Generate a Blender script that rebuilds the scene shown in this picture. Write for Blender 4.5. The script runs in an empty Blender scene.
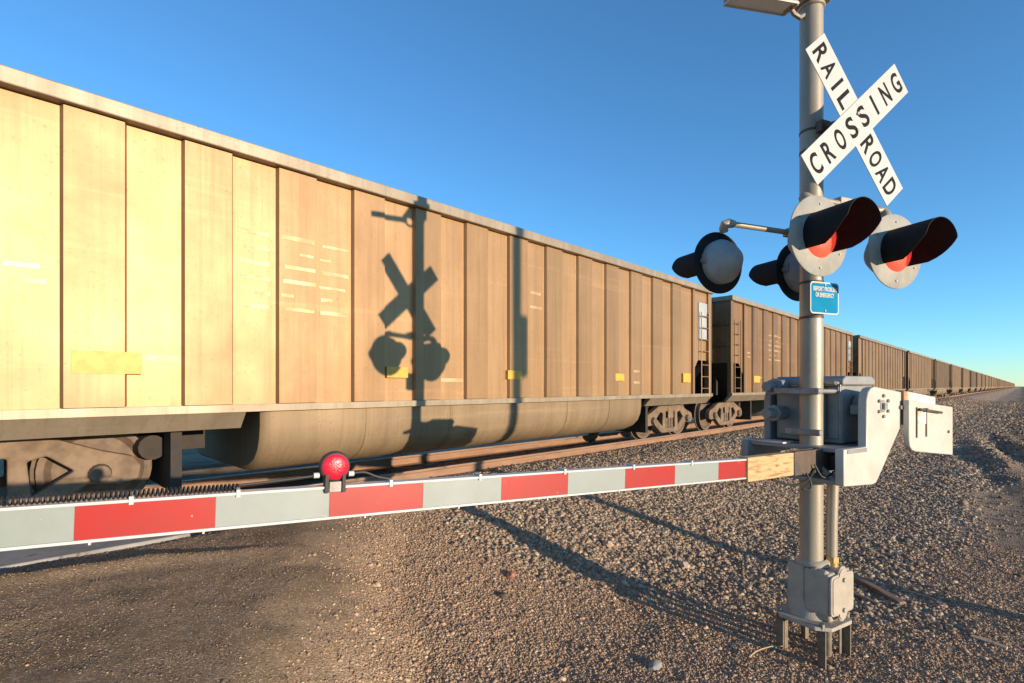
import bpy, bmesh, math, random
import numpy as np
from mathutils import Vector, Matrix

random.seed(7)
rng = np.random.default_rng(11)
R = math.radians
scene = bpy.context.scene
COL = scene.collection

# ------------------------------------------------------------------ the place
# world: X runs along the track (away from the crossing), Y towards the track, Z up.
CAM_H = 1.99
YAW = R(-45.22)
POLE = (4.31, 1.12)
ROAD_ROT = R(-23.8)          # facing of the signs
GATE_ROT = R(-14.72)         # direction of the gate arm
TRACK_T = 7.47               # centre line of the track
RAIL_Z = 0.68
RAIL_T = (6.72, 8.22)
SUN_EL = R(6.9)
SUN_H = (-0.05, 0.998)       # horizontal travel direction of the sunlight

# ------------------------------------------------------------------ helpers
class MB:
    """collects shapes in one bmesh; build() links them as one mesh object"""
    def __init__(self):
        self.bm = bmesh.new()
        self.mi = 0
    def _f(self, vs):
        try:
            f = self.bm.faces.new(vs)
            f.material_index = self.mi
            return f
        except ValueError:
            return None
    def box(self, x0, x1, y0, y1, z0, z1, M=None):
        c = [(x0,y0,z0),(x1,y0,z0),(x1,y1,z0),(x0,y1,z0),(x0,y0,z1),(x1,y0,z1),(x1,y1,z1),(x0,y1,z1)]
        v = [self.bm.verts.new(M @ Vector(p) if M else p) for p in c]
        for q in ((3,2,1,0),(4,5,6,7),(0,1,5,4),(1,2,6,5),(2,3,7,6),(3,0,4,7)):
            self._f([v[i] for i in q])
    def poly(self, pts):
        return self._f([self.bm.verts.new(p) for p in pts])
    def cyl(self, p0, p1, r0, r1=None, n=20, caps=True):
        p0, p1 = Vector(p0), Vector(p1)
        r1 = r0 if r1 is None else r1
        d = (p1-p0).normalized()
        u = d.orthogonal().normalized(); w = d.cross(u)
        a, b = [], []
        for i in range(n):
            t = 2*math.pi*i/n
            o = u*math.cos(t)+w*math.sin(t)
            a.append(self.bm.verts.new(p0+o*r0)); b.append(self.bm.verts.new(p1+o*r1))
        for i in range(n):
            j = (i+1) % n
            self._f([a[i],a[j],b[j],b[i]])
        if caps:
            self._f(a[::-1]); self._f(b)
    def tube(self, pts, r, n=8, caps=True):
        pts = [Vector(p) for p in pts]
        rings = []
        u = None
        for i, p in enumerate(pts):
            d = (pts[min(i+1,len(pts)-1)]-pts[max(i-1,0)]).normalized()
            if u is None: u = d.orthogonal().normalized()
            else:
                u = (u-d*u.dot(d))
                u = u.normalized() if u.length > 1e-6 else d.orthogonal().normalized()
            w = d.cross(u)
            rr = r[i] if isinstance(r, (list, tuple)) else r
            rings.append([self.bm.verts.new(p+(u*math.cos(2*math.pi*k/n)+w*math.sin(2*math.pi*k/n))*rr) for k in range(n)])
        for a, b in zip(rings, rings[1:]):
            for k in range(n):
                j = (k+1) % n
                self._f([a[k],a[j],b[j],b[k]])
        if caps:
            self._f(rings[0][::-1]); self._f(rings[-1])
    def cable(self, pts, r, n=8, sub=6):
        P = [Vector(p) for p in pts]; P = [P[0]]+P+[P[-1]]
        out = []
        for i in range(1, len(P)-2):
            for k in range(sub):
                t = k/sub; a, b, c, d = P[i-1], P[i], P[i+1], P[i+2]
                out.append(0.5*((2*b)+(c-a)*t+(2*a-5*b+4*c-d)*t*t+(3*b-a-3*c+d)*t**3))
        self.tube(out+[P[-1]], r, n)
    def lathe(self, prof, origin, axis, n=32, cap0=False, cap1=False):
        o, d = Vector(origin), Vector(axis).normalized()
        u = d.orthogonal().normalized(); w = d.cross(u)
        rings = []
        for r, h in prof:
            if r < 1e-5:
                rings.append([self.bm.verts.new(o+d*h)]); continue
            rings.append([self.bm.verts.new(o+d*h+(u*math.cos(2*math.pi*k/n)+w*math.sin(2*math.pi*k/n))*r) for k in range(n)])
        for a, b in zip(rings, rings[1:]):
            for k in range(n):
                j = (k+1) % n
                if len(a) == 1: self._f([a[0], b[j], b[k]])
                elif len(b) == 1: self._f([a[k], a[j], b[0]])
                else: self._f([a[k],a[j],b[j],b[k]])
        if cap0 and len(rings[0]) > 1: self._f(rings[0][::-1])
        if cap1 and len(rings[-1]) > 1: self._f(rings[-1])
    def prism(self, outline, y0, y1, holes=(), plane='xz'):
        """outline in a plane, extruded along the remaining axis"""
        def P(p, y):
            return (p[0], y, p[1]) if plane == 'xz' else ((y, p[0], p[1]) if plane == 'yz' else (p[0], p[1], y))
        if not holes:
            a = [self.bm.verts.new(P(p, y0)) for p in outline]
            b = [self.bm.verts.new(P(p, y1)) for p in outline]
            self._f(a); self._f(b[::-1])
            n = len(a)
            for i in range(n):
                j = (i+1) % n
                self._f([a[j],a[i],b[i],b[j]])
            return
        for y in (y0, y1):
            edges = []
            for loop in [outline]+list(holes):
                vs = [self.bm.verts.new(P(p, y)) for p in loop]
                edges += [self.bm.edges.new((vs[i], vs[(i+1) % len(vs)])) for i in range(len(vs))]
            g = bmesh.ops.triangle_fill(self.bm, use_beauty=True, use_dissolve=False, edges=edges)
            for f in g['geom']:
                if isinstance(f, bmesh.types.BMFace): f.material_index = self.mi
        for loop in [outline]+list(holes):
            a = [self.bm.verts.new(P(p, y0)) for p in loop]
            b = [self.bm.verts.new(P(p, y1)) for p in loop]
            n = len(a)
            for i in range(n):
                j = (i+1) % n
                self._f([a[j],a[i],b[i],b[j]])
        bmesh.ops.remove_doubles(self.bm, verts=self.bm.verts[:], dist=1e-5)
    def each(self, name, mats, parent=None, **kw):
        """one object per loose piece"""
        left = set(self.bm.verts[:]); out = []
        src = self.bm
        while left:
            seed = next(iter(left)); isl = {seed}; st = [seed]
            while st:
                v = st.pop()
                for e in v.link_edges:
                    o = e.other_vert(v)
                    if o not in isl: isl.add(o); st.append(o)
            left -= isl
            q = MB(); mp = {}
            for v in src.verts:
                if v in isl: mp[v] = q.bm.verts.new(v.co)
            for f in src.faces:
                if f.verts[0] in isl: q.bm.faces.new([mp[v] for v in f.verts]).material_index = f.material_index
            out.append(q.build(name, mats, parent, **kw))
        src.free()
        return out
    def build(self, name, mats, parent=None, bevel=0, smooth=35, M=None, segs=2):
        me = bpy.data.meshes.new(name)
        bmesh.ops.recalc_face_normals(self.bm, faces=self.bm.faces[:])
        if M is not None: self.bm.transform(M)
        self.bm.to_mesh(me); self.bm.free()
        for m in (mats if isinstance(mats, (list, tuple)) else [mats]): me.materials.append(m)
        if smooth:
            me.shade_smooth(); me.set_sharp_from_angle(angle=R(smooth))
        o = bpy.data.objects.new(name, me); COL.objects.link(o)
        if parent is not None: o.parent = parent
        if bevel:
            b = o.modifiers.new('bevel', 'BEVEL'); b.width = bevel; b.segments = segs
            b.limit_method = 'ANGLE'; b.angle_limit = R(40); b.harden_normals = False
        return o

def tag(o, label=None, cat=None, group=None, kind=None):
    if label: o['label'] = label
    if cat: o['category'] = cat
    if group: o['group'] = group
    if kind: o['kind'] = kind
    return o

def thing(name, label, cat, loc=(0,0,0), rz=0, group=None):
    o = bpy.data.objects.new(name, None); COL.objects.link(o)
    o.empty_display_size = 0.2
    o.location = loc; o.rotation_euler = (0,0,rz)
    return tag(o, label, cat, group)

def kids(o): return [c for c in bpy.data.objects if c.parent == o]

def text_mesh(name, s, height, width, mat, parent, M, bold=0.0, spacing=1.0):
    """lettering as a thin mesh fitted in width x height, centred, lying in local XY"""
    cu = bpy.data.curves.new(name, 'FONT')
    cu.body = s; cu.size = 1; cu.offset = bold; cu.space_character = spacing; cu.resolution_u = 6
    cu.extrude = 0.0
    t = bpy.data.objects.new(name, cu); COL.objects.link(t)
    bpy.context.view_layer.update()
    dg = bpy.context.evaluated_depsgraph_get()
    me = bpy.data.meshes.new_from_object(t.evaluated_get(dg))
    bpy.data.objects.remove(t); bpy.data.curves.remove(cu)
    co = np.array([v.co[:] for v in me.vertices])
    mn, mx = co.min(0), co.max(0)
    sx, sy = width/(mx[0]-mn[0]), height/(mx[1]-mn[1])
    me.transform(M @ Matrix.Diagonal((sx, sy, 1, 1)) @ Matrix.Translation((-(mn[0]+mx[0])/2, -(mn[1]+mx[1])/2, 0)))
    me.materials.clear(); me.materials.append(mat)
    me.name = name
    o = bpy.data.objects.new(name, me); COL.objects.link(o); o.parent = parent
    return o

# ------------------------------------------------------------------ materials
def nodes(name):
    m = bpy.data.materials.new(name); m.use_nodes = True
    nt = m.node_tree
    return m, nt, nt.nodes['Principled BSDF']

def N(nt, typ, **kw):
    n = nt.nodes.new(typ)
    for k, v in kw.items():
        if k.startswith('i_'):
            n.inputs[k[2:].replace('_', ' ')].default_value = v
        else: setattr(n, k, v)
    return n

def rgba(c): return (c[0], c[1], c[2], 1)

def ramp(nt, src, stops):
    r = N(nt, 'ShaderNodeValToRGB')
    els = r.color_ramp.elements
    while len(els) < len(stops): els.new(0.5)
    for e, (p, c) in zip(els, stops):
        e.position = p; e.color = rgba(c) if len(c) == 3 else c
    nt.links.new(src, r.inputs[0])
    return r.outputs[0]

def mixc(nt, fac, a, b, mode='MIX'):
    m = N(nt, 'ShaderNodeMix', data_type='RGBA', blend_type=mode)
    for sock, v in ((m.inputs['Factor'], fac), (m.inputs[6], a), (m.inputs[7], b)):
        if hasattr(v, 'links') or isinstance(v, bpy.types.NodeSocket): nt.links.new(v, sock)
        else: sock.default_value = rgba(v) if isinstance(v, (tuple, list)) else v
    return m.outputs[2]

def worn(name, base, other=None, rough=0.55, metal=0.0, scale=6.0, lo=0.4, hi=0.65, stretch=(1,1,1),
         bump=0.0, bscale=60.0, spots=None, spot_scale=14.0, spot_t=0.68, spec=0.5, emit=None, estr=0.0):
    m, nt, p = nodes(name)
    tc = N(nt, 'ShaderNodeTexCoord')
    mp = N(nt, 'ShaderNodeMapping'); mp.inputs['Scale'].default_value = stretch
    nt.links.new(tc.outputs['Object'], mp.inputs[0])
    n1 = N(nt, 'ShaderNodeTexNoise', i_Scale=scale, i_Detail=8.0, i_Roughness=0.62)
    nt.links.new(mp.outputs[0], n1.inputs['Vector'])
    other = other or tuple(c*0.7 for c in base)
    f = ramp(nt, n1.outputs[0], [(lo, (0,0,0)), (hi, (1,1,1))])
    col = mixc(nt, f, base, other)
    if spots:
        n2 = N(nt, 'ShaderNodeTexNoise', i_Scale=spot_scale, i_Detail=5.0, i_Roughness=0.7)
        nt.links.new(mp.outputs[0], n2.inputs['Vector'])
        f2 = ramp(nt, n2.outputs[0], [(spot_t, (0,0,0)), (spot_t+0.06, (1,1,1))])
        col = mixc(nt, f2, col, spots)
    nt.links.new(col, p.inputs['Base Color'])
    rr = N(nt, 'ShaderNodeMapRange'); rr.inputs[3].default_value = max(0.05, rough-0.1); rr.inputs[4].default_value = min(1, rough+0.12)
    nt.links.new(n1.outputs[0], rr.inputs[0]); nt.links.new(rr.outputs[0], p.inputs['Roughness'])
    p.inputs['Metallic'].default_value = metal
    p.inputs['Specular IOR Level'].default_value = spec
    if bump:
        n3 = N(nt, 'ShaderNodeTexNoise', i_Scale=bscale, i_Detail=4.0)
        nt.links.new(tc.outputs['Object'], n3.inputs['Vector'])
        b = N(nt, 'ShaderNodeBump', i_Strength=bump, i_Distance=0.01)
        nt.links.new(n3.outputs[0], b.inputs['Height']); nt.links.new(b.outputs[0], p.inputs['Normal'])
    if emit:
        p.inputs['Emission Color'].default_value = rgba(emit); p.inputs['Emission Strength'].default_value = estr
    return m

M_pole = worn('silver_pole_paint', (0.344,0.294,0.224), (0.269,0.227,0.174), rough=0.45, metal=0.2, scale=5, stretch=(1,1,.35), bump=0.08, bscale=40, spots=(0.30,0.24,0.18), spot_scale=9, spot_t=0.72)
M_galv = worn('galvanised_steel', (0.46,0.46,0.45), (0.34,0.34,0.34), rough=0.45, metal=0.5, scale=20, bump=0.05)
M_disc = worn('grey_background_paint', (0.31,0.295,0.255), (0.24,0.23,0.20), rough=0.65, scale=7, bump=0.06, bscale=120, spots=(0.26,0.25,0.23), spot_scale=24, spot_t=0.66)
M_black = worn('black_lamp_paint', (0.008,0.008,0.009), (0.015,0.015,0.015), rough=0.75, spec=0.25, scale=10, bump=0.05, bscale=80)
M_dome = worn('grey_lamp_housing', (0.33,0.33,0.32), (0.26,0.26,0.26), rough=0.7, metal=0.0, scale=8, bump=0.05, bscale=100)
M_white = worn('white_sign_sheeting', (0.459,0.446,0.420), (0.407,0.393,0.361), rough=0.45, scale=5, lo=0.45, hi=0.8, spots=(0.55,0.50,0.42), spot_scale=30, spot_t=0.76)
M_letter = worn('black_lettering', (0.008,0.008,0.009), (0.018,0.018,0.018), rough=0.8, spec=0.15, scale=30)
M_blue = worn('blue_sign_sheeting', (0.0,0.215,0.40), (0.0,0.185,0.35), spec=0.15, rough=0.75, scale=6)
M_wpaint = worn('white_enamel', (0.526,0.494,0.431), (0.439,0.407,0.343), rough=0.45, scale=4, bump=0.06, bscale=35, spots=(0.34,0.20,0.11), spot_scale=16, spot_t=0.735)
M_gpaint = worn('grey_enamel', (0.27,0.265,0.25), (0.20,0.195,0.185), rough=0.5, scale=5, bump=0.08, bscale=40, spots=(0.20,0.14,0.10), spot_scale=18, spot_t=0.70)
M_rustplate = worn('rust_stained_plate', (0.66,0.60,0.50), (0.40,0.19,0.08), rough=0.6, scale=7, lo=0.48, hi=0.6, bump=0.1)
M_steel = worn('dark_steel', (0.07,0.06,0.055), (0.13,0.08,0.05), rough=0.6, metal=0.2, scale=9, bump=0.2)
M_dsteel = worn('dull_zinc_steel', (0.30,0.29,0.28), (0.22,0.19,0.16), rough=0.5, metal=0.4, scale=12, bump=0.1)
M_cast = worn('painted_cast_iron', (0.399,0.346,0.277), (0.315,0.272,0.213), rough=0.6, scale=7, bump=0.25, bscale=90, spots=(0.30,0.24,0.18), spot_scale=20, spot_t=0.68)
M_leg = worn('weathered_leg_steel', (0.20,0.165,0.115), (0.14,0.10,0.065), rough=0.7, metal=0.1, scale=12, bump=0.15)
M_brass = worn('brass', (0.55,0.36,0.14), (0.42,0.27,0.11), rough=0.4, metal=0.7, scale=20)
M_rubber = worn('black_rubber', (0.014,0.014,0.014), (0.024,0.024,0.024), rough=0.6, scale=30)
M_alu = worn('white_aluminium', (0.511,0.504,0.485), (0.445,0.432,0.405), rough=0.4, scale=6, lo=0.5, hi=0.8)
M_redsheet = worn('red_reflective_sheeting', (0.352,0.011,0.009), (0.291,0.013,0.010), rough=0.42, scale=6, spots=(0.78,0.42,0.34), spot_scale=22, spot_t=0.68)
M_whsheet = worn('silver_reflective_sheeting', (0.257,0.287,0.267), (0.226,0.257,0.236), rough=0.45, scale=5, spots=(0.68,0.66,0.58), spot_scale=22, spot_t=0.67)

def wood_mat(name, c0, c1, axis_scale):
    m, nt, p = nodes(name)
    tc = N(nt, 'ShaderNodeTexCoord'); mp = N(nt, 'ShaderNodeMapping'); mp.inputs['Scale'].default_value = axis_scale
    nt.links.new(tc.outputs['Object'], mp.inputs[0])
    n = N(nt, 'ShaderNodeTexNoise', i_Scale=6.0, i_Detail=6.0, i_Distortion=1.2)
    nt.links.new(mp.outputs[0], n.inputs['Vector'])
    c = ramp(nt, n.outputs[0], [(0.32, c1), (0.5, c0), (0.64, tuple(x*1.08 for x in c0)), (0.75, c1)])
    nt.links.new(c, p.inputs['Base Color']); p.inputs['Roughness'].default_value = 0.7
    b = N(nt, 'ShaderNodeBump', i_Strength=0.4, i_Distance=0.004)
    nt.links.new(n.outputs[0], b.inputs['Height']); nt.links.new(b.outputs[0], p.inputs['Normal'])
    return m
M_pine = wood_mat('yellow_pine', (0.495,0.323,0.150), (0.270,0.135,0.053), (1.2, 6, 9))
M_oldwood = wood_mat('weathered_wood', (0.23,0.14,0.08), (0.09,0.055,0.035), (1.0, 10, 10))
M_palewood = wood_mat('pale_wood', (0.50,0.36,0.22), (0.30,0.2,0.12), (1.0, 12, 12))

def lens_mat(name, col, estr):
    m, nt, p = nodes(name)
    tc = N(nt, 'ShaderNodeTexCoord')
    v = N(nt, 'ShaderNodeTexVoronoi', i_Scale=130.0)
    nt.links.new(tc.outputs['Object'], v.inputs['Vector'])
    b = N(nt, 'ShaderNodeBump', i_Strength=0.3, i_Distance=0.003)
    nt.links.new(v.outputs['Distance'], b.inputs['Height']); nt.links.new(b.outputs[0], p.inputs['Normal'])
    p.inputs['Base Color'].default_value = rgba(col); p.inputs['Roughness'].default_value = 0.38
    p.inputs['Coat Weight'].default_value = 0.25; p.inputs['Coat Roughness'].default_value = 0.08
    p.inputs['Emission Color'].default_value = (1.0,0.05,0.03,1); p.inputs['Emission Strength'].default_value = estr
    return m
M_lens = lens_mat('red_lens', (0.88,0.10,0.055), 0.30)
M_lens_dim = lens_mat('deep_red_lens', (0.62,0.008,0.03), 0.0)
M_glass = worn('lamp_glass', (0.75,0.78,0.8), (0.68,0.7,0.72), rough=0.15, scale=6)

def car_mat(name, base, dirt, metal=0.45, rough=0.46, seed=0.0):
    """dusty aluminium: vertical streaks, blotches, darker grime low down as worn dirt"""
    m, nt, p = nodes(name)
    tc = N(nt, 'ShaderNodeTexCoord')
    info = N(nt, 'ShaderNodeObjectInfo')
    off = N(nt, 'ShaderNodeVectorMath', operation='ADD')
    sc = N(nt, 'ShaderNodeVectorMath', operation='SCALE'); sc.inputs[0].default_value = (31.0, 17.0, 5.0)
    nt.links.new(info.outputs['Random'], sc.inputs['Scale'])
    nt.links.new(tc.outputs['Object'], off.inputs[0]); nt.links.new(sc.outputs[0], off.inputs[1])
    def noise(scale, st, detail=6.0):
        mp = N(nt, 'ShaderNodeMapping'); mp.inputs['Scale'].default_value = st
        nt.links.new(off.outputs[0], mp.inputs[0])
        n = N(nt, 'ShaderNodeTexNoise', i_Scale=scale, i_Detail=detail, i_Roughness=0.6)
        nt.links.new(mp.outputs[0], n.inputs['Vector']); return n.outputs[0]
    streak = noise(1.6, (2.2, 1, 0.12))
    blot = noise(0.9, (0.7, 1, 1.0))
    fine = noise(9.0, (1.0, 1, 0.3))
    horiz = noise(2.2, (0.10, 1, 3.5), 4.0)
    c = mixc(nt, ramp(nt, streak, [(0.38,(0,0,0)), (0.66,(1,1,1))]), base, dirt)
    c = mixc(nt, ramp(nt, blot, [(0.42,(0,0,0)), (0.72,(.55,.55,.55))]), c, tuple(x*0.72 for x in dirt))
    c = mixc(nt, ramp(nt, fine, [(0.55,(0,0,0)), (0.75,(.4,.4,.4))]), c, tuple(x*0.8 for x in base))
    c = mixc(nt, ramp(nt, horiz, [(0.58,(0,0,0)), (0.70,(.35,.35,.35))]), c, tuple(min(.8, x*1.25) for x in base))
    runs = noise(7.0, (2.6, 1, 0.045), 5.0)
    c = mixc(nt, ramp(nt, runs, [(0.50,(0,0,0)), (0.66,(.32,.32,.32))]), c, tuple(x*0.62 for x in dirt))
    spk = noise(26.0, (1, 1, 1), 5.0)
    c = mixc(nt, ramp(nt, spk, [(0.60,(0,0,0)), (0.70,(.6,.6,.6))]), c, tuple(x*0.6 for x in dirt))
    hsv = N(nt, 'ShaderNodeHueSaturation')
    mr = N(nt, 'ShaderNodeMapRange'); mr.inputs[3].default_value = 0.90; mr.inputs[4].default_value = 1.1
    nt.links.new(info.outputs['Random'], mr.inputs[0]); nt.links.new(mr.outputs[0], hsv.inputs['Value'])
    nt.links.new(c, hsv.inputs['Color'])
    nt.links.new(hsv.outputs[0], p.inputs['Base Color'])
    r = N(nt, 'ShaderNodeMapRange'); r.inputs[3].default_value = rough-0.08; r.inputs[4].default_value = rough+0.14
    nt.links.new(blot, r.inputs[0]); nt.links.new(r.outputs[0], p.inputs['Roughness'])
    p.inputs['Metallic'].default_value = metal
    b = N(nt, 'ShaderNodeBump', i_Strength=0.25, i_Distance=0.01)
    nt.links.new(noise(3.0, (1,1,.5)), b.inputs['Height'])
    b2 = N(nt, 'ShaderNodeBump', i_Strength=0.35, i_Distance=0.035)
    nt.links.new(noise(1.1, (1.3,1,.9), 2.0), b2.inputs['Height']); nt.links.new(b.outputs[0], b2.inputs['Normal']); nt.links.new(b2.outputs[0], p.inputs['Normal'])
    return m
CAR_M = {
    'gold': dict(sheet=car_mat('dusty_golden_aluminium', (0.41,0.243,0.117), (0.355,0.208,0.098)),
                 post=car_mat('dusty_golden_post', (0.345,0.205,0.098), (0.285,0.169,0.081))),
    'brown': dict(sheet=car_mat('coal_stained_aluminium', (0.319,0.175,0.073), (0.221,0.117,0.050), metal=0.3),
                  post=car_mat('coal_stained_post', (0.239,0.133,0.058), (0.168,0.092,0.041), metal=0.3)),
    'tan': dict(sheet=car_mat('tan_dusty_aluminium', (0.372,0.213,0.091), (0.275,0.154,0.066), metal=0.3),
                post=car_mat('tan_dusty_post', (0.301,0.175,0.080), (0.221,0.125,0.058), metal=0.3)),
}
M_chord = car_mat('pale_top_chord', (0.340,0.274,0.192), (0.266,0.207,0.141), metal=0.3)
M_tub = car_mat('dusty_tub', (0.266,0.188,0.107), (0.213,0.148,0.084), metal=0.25, rough=0.6)
M_truck = worn('dusty_truck_iron', (0.20,0.135,0.085), (0.12,0.08,0.05), rough=0.8, scale=6, bump=0.2)
M_wheel = worn('dusty_wheel_steel', (0.16,0.11,0.075), (0.10,0.07,0.05), rough=0.7, metal=0.2, scale=8, bump=0.1)
M_dark = worn('grimy_black_steel', (0.025,0.02,0.017), (0.045,0.033,0.025), rough=0.8, scale=8)
M_yellow = worn('yellow_reflector', (0.62,0.36,0.04), (0.50,0.28,0.05), rough=0.5, scale=8)
M_stencil = worn('faded_white_paint', (0.465,0.405,0.323), (0.360,0.285,0.203), rough=0.6, scale=7, lo=0.45, hi=0.62)
M_patch = worn('faded_white_patch', (0.52,0.37,0.215), (0.40,0.25,0.125), rough=0.5, metal=0.4, scale=5, lo=0.42, hi=0.60, stretch=(1,1,1.5))
M_endplate = worn('sky_reflection_panel', (0.40,0.42,0.42), (0.33,0.34,0.33), rough=0.5, metal=0.1, scale=6)  # blue grey base colour paints in the sky reflected by a shaded panel
M_rail = worn('rusty_rail', (0.30,0.17,0.10), (0.21,0.12,0.075), rough=0.7, metal=0.2, scale=5, bump=0.15, stretch=(.3,1,1))
M_railtop = worn('polished_rail_head', (0.34,0.24,0.17), (0.25,0.17,0.12), rough=0.5, metal=0.4, scale=5, stretch=(.2,1,1))
M_conc = worn('crossing_concrete', (0.30,0.28,0.25), (0.20,0.18,0.155), rough=0.85, scale=3, bump=0.3, bscale=50, spots=(0.11,0.10,0.09), spot_scale=5, spot_t=0.62)
M_tie = worn('creosoted_timber', (0.10,0.075,0.055), (0.16,0.12,0.09), rough=0.9, scale=5, bump=0.4)
M_brick = worn('red_brick', (0.42,0.17,0.10), (0.32,0.13,0.08), rough=0.9, scale=12, bump=0.4)
M_rock = worn('pinkish_stone', (0.50,0.36,0.26), (0.40,0.28,0.2), rough=0.9, scale=8, bump=0.5)
M_straw = worn('dry_straw', (0.52,0.38,0.2), (0.4,0.28,0.14), rough=0.8, scale=9)

# ------------------------------------------------------------------ terrain
def vnoise(x, y, seed=0):
    xi, yi = np.floor(x).astype(np.int64), np.floor(y).astype(np.int64)
    fx, fy = x-xi, y-yi
    fx = fx*fx*(3-2*fx); fy = fy*fy*(3-2*fy)
    def h(a, b):
        n = (a*374761393 + b*668265263 + seed*974634) & 0xffffffff
        n = ((n ^ (n >> 13))*1274126177) & 0xffffffff
        return ((n ^ (n >> 16)) & 0xffff)/65535.0
    return (h(xi,yi)*(1-fx)+h(xi+1,yi)*fx)*(1-fy)+(h(xi,yi+1)*(1-fx)+h(xi+1,yi+1)*fx)*fy
def fbm(x, y, seed=0, o=4):
    s, a, t = 0, 1, 0
    for i in range(o):
        s = s+a*vnoise(x*2**i, y*2**i, seed+i); t += a; a *= 0.5
    return s/t-0.5
def sst(a, b, x):
    t = np.clip((x-a)/(b-a), 0, 1)
    return t*t*(3-2*t)
def road_w(s, t):
    d = (s-1.43)*-0.81+(t-2.97)*0.59 + 0.5*fbm(s*1.1, t*1.1, 91)
    far = (s+7.5)*-0.915+(t-3.0)*0.40
    return sst(-0.45, 0.55, d)*(1-sst(-0.4, 0.4, far))
def coarse_w(s, t):
    e = s-(5.55-0.40*t)+1.6*fbm(s*.8, t*.8, 33)
    return sst(-0.5, 0.6, e)*sst(0.35, 1.25, t+1.2*fbm(s*.4, t*.4, 5))
def height(s, t, micro=True):
    far = np.abs(t-TRACK_T)
    bal = 0.46*(1-sst(1.75, 5.4, far))+0.030*np.clip(t-1.1, -4, 2.2)*sst(TRACK_T, TRACK_T-1, t)
    off = bal+0.045*fbm(s*.42, t*.42, 3)-0.06*sst(0.6, -2.5, t)*sst(6, 14, s)
    road = 0.20+0.445*sst(-0.5, 4.9, t)*(1-sst(10.0, 16.0, t))
    inn = (far < 2.2)
    road = np.where(inn, 0.53, road)
    w = road_w(s, t)
    h = off*(1-w)+road*w
    if micro:
        fade = np.clip(1-(np.hypot(s, t)-14)/20, 0, 1)
        c = coarse_w(s, t)
        h = h+fade*(1-w)*(0.030*fbm(s*1.3, t*1.3, 21)+0.018*fbm(s*4, t*4, 8)+(0.010+0.03*c)*fbm(s*13, t*13, 17, 3))
        h = h+fade*w*(0.035*fbm(s*1.3, t*1.3, 41)+0.018*fbm(s*6, t*6, 42)+0.010*fbm(s*18, t*18, 43, 3))
        ln = 4.98-0.36*np.clip(s, -3, 2)+0.25*fbm(s*1.2, t*0.2, 55)
        h = h+0.055*np.exp(-((t-ln)/0.10)**2)*sst(2.0, 0.8, s)*w
        # ruts and clods churned in the service track
        rz = np.exp(-((s-22)/6.5)**2)*np.exp(-((t-0.35)/0.8)**2)
        h = h+rz*(0.50*np.abs(fbm(s*.33, t*1.6, 71))-0.30*np.abs(fbm(s*.8, t*2.5, 72))+0.10*np.sin((t*0.9-s*0.12)*6.0))
    return h
def hz(s, t): return float(height(np.array([s], float), np.array([t], float))[0])

def axis(dense0, dense1, step, lo, hi, grow):
    mid = list(np.arange(dense0, dense1, step))
    up, d, x = [], step, mid[-1]
    while x < hi: d *= grow; x += d; up.append(x)
    dn, d, x = [], step, mid[0]
    while x > lo: d *= grow; x -= d; dn.append(x)
    return np.array(dn[::-1]+mid+up)
def grid_mesh(name, S, T, hfun, mat):
    ss, tt = np.meshgrid(S, T, indexing='ij')
    z = hfun(ss, tt)
    ns, nt_ = ss.shape
    me = bpy.data.meshes.new(name)
    nv = ns*nt_
    me.vertices.add(nv)
    me.vertices.foreach_set('co', np.stack([ss, tt, z], -1).reshape(-1).astype(np.float32))
    i = np.arange(nv).reshape(ns, nt_)
    q = np.stack([i[:-1,:-1], i[1:,:-1], i[1:,1:], i[:-1,1:]], -1).reshape(-1)
    me.loops.add(len(q)); me.polygons.add(len(q)//4)
    me.loops.foreach_set('vertex_index', q.astype(np.int32))
    me.polygons.foreach_set('loop_start', np.arange(0, len(q), 4, dtype=np.int32))
    me.update(calc_edges=True); me.validate()
    me.shade_smooth()
    a = me.color_attributes.new('zones', 'FLOAT_COLOR', 'POINT')
    zones = np.stack([road_w(ss, tt), coarse_w(ss, tt),
                      sst(0.9, -0.3, tt+0.9*fbm(ss*.35, tt*.35, 6))*sst(5.5, 10, ss)*(1-sst(-6, -9, tt)*0.0),
                      np.clip(sst(-5, -8, tt+2*fbm(ss*.2, tt*.2, 2))+sst(16, 20, tt), 0, 1)], -1)
    a.data.foreach_set('color', zones.reshape(-1).astype(np.float32))
    me.materials.append(mat)
    o = bpy.data.objects.new(name, me); COL.objects.link(o)
    return o

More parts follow.
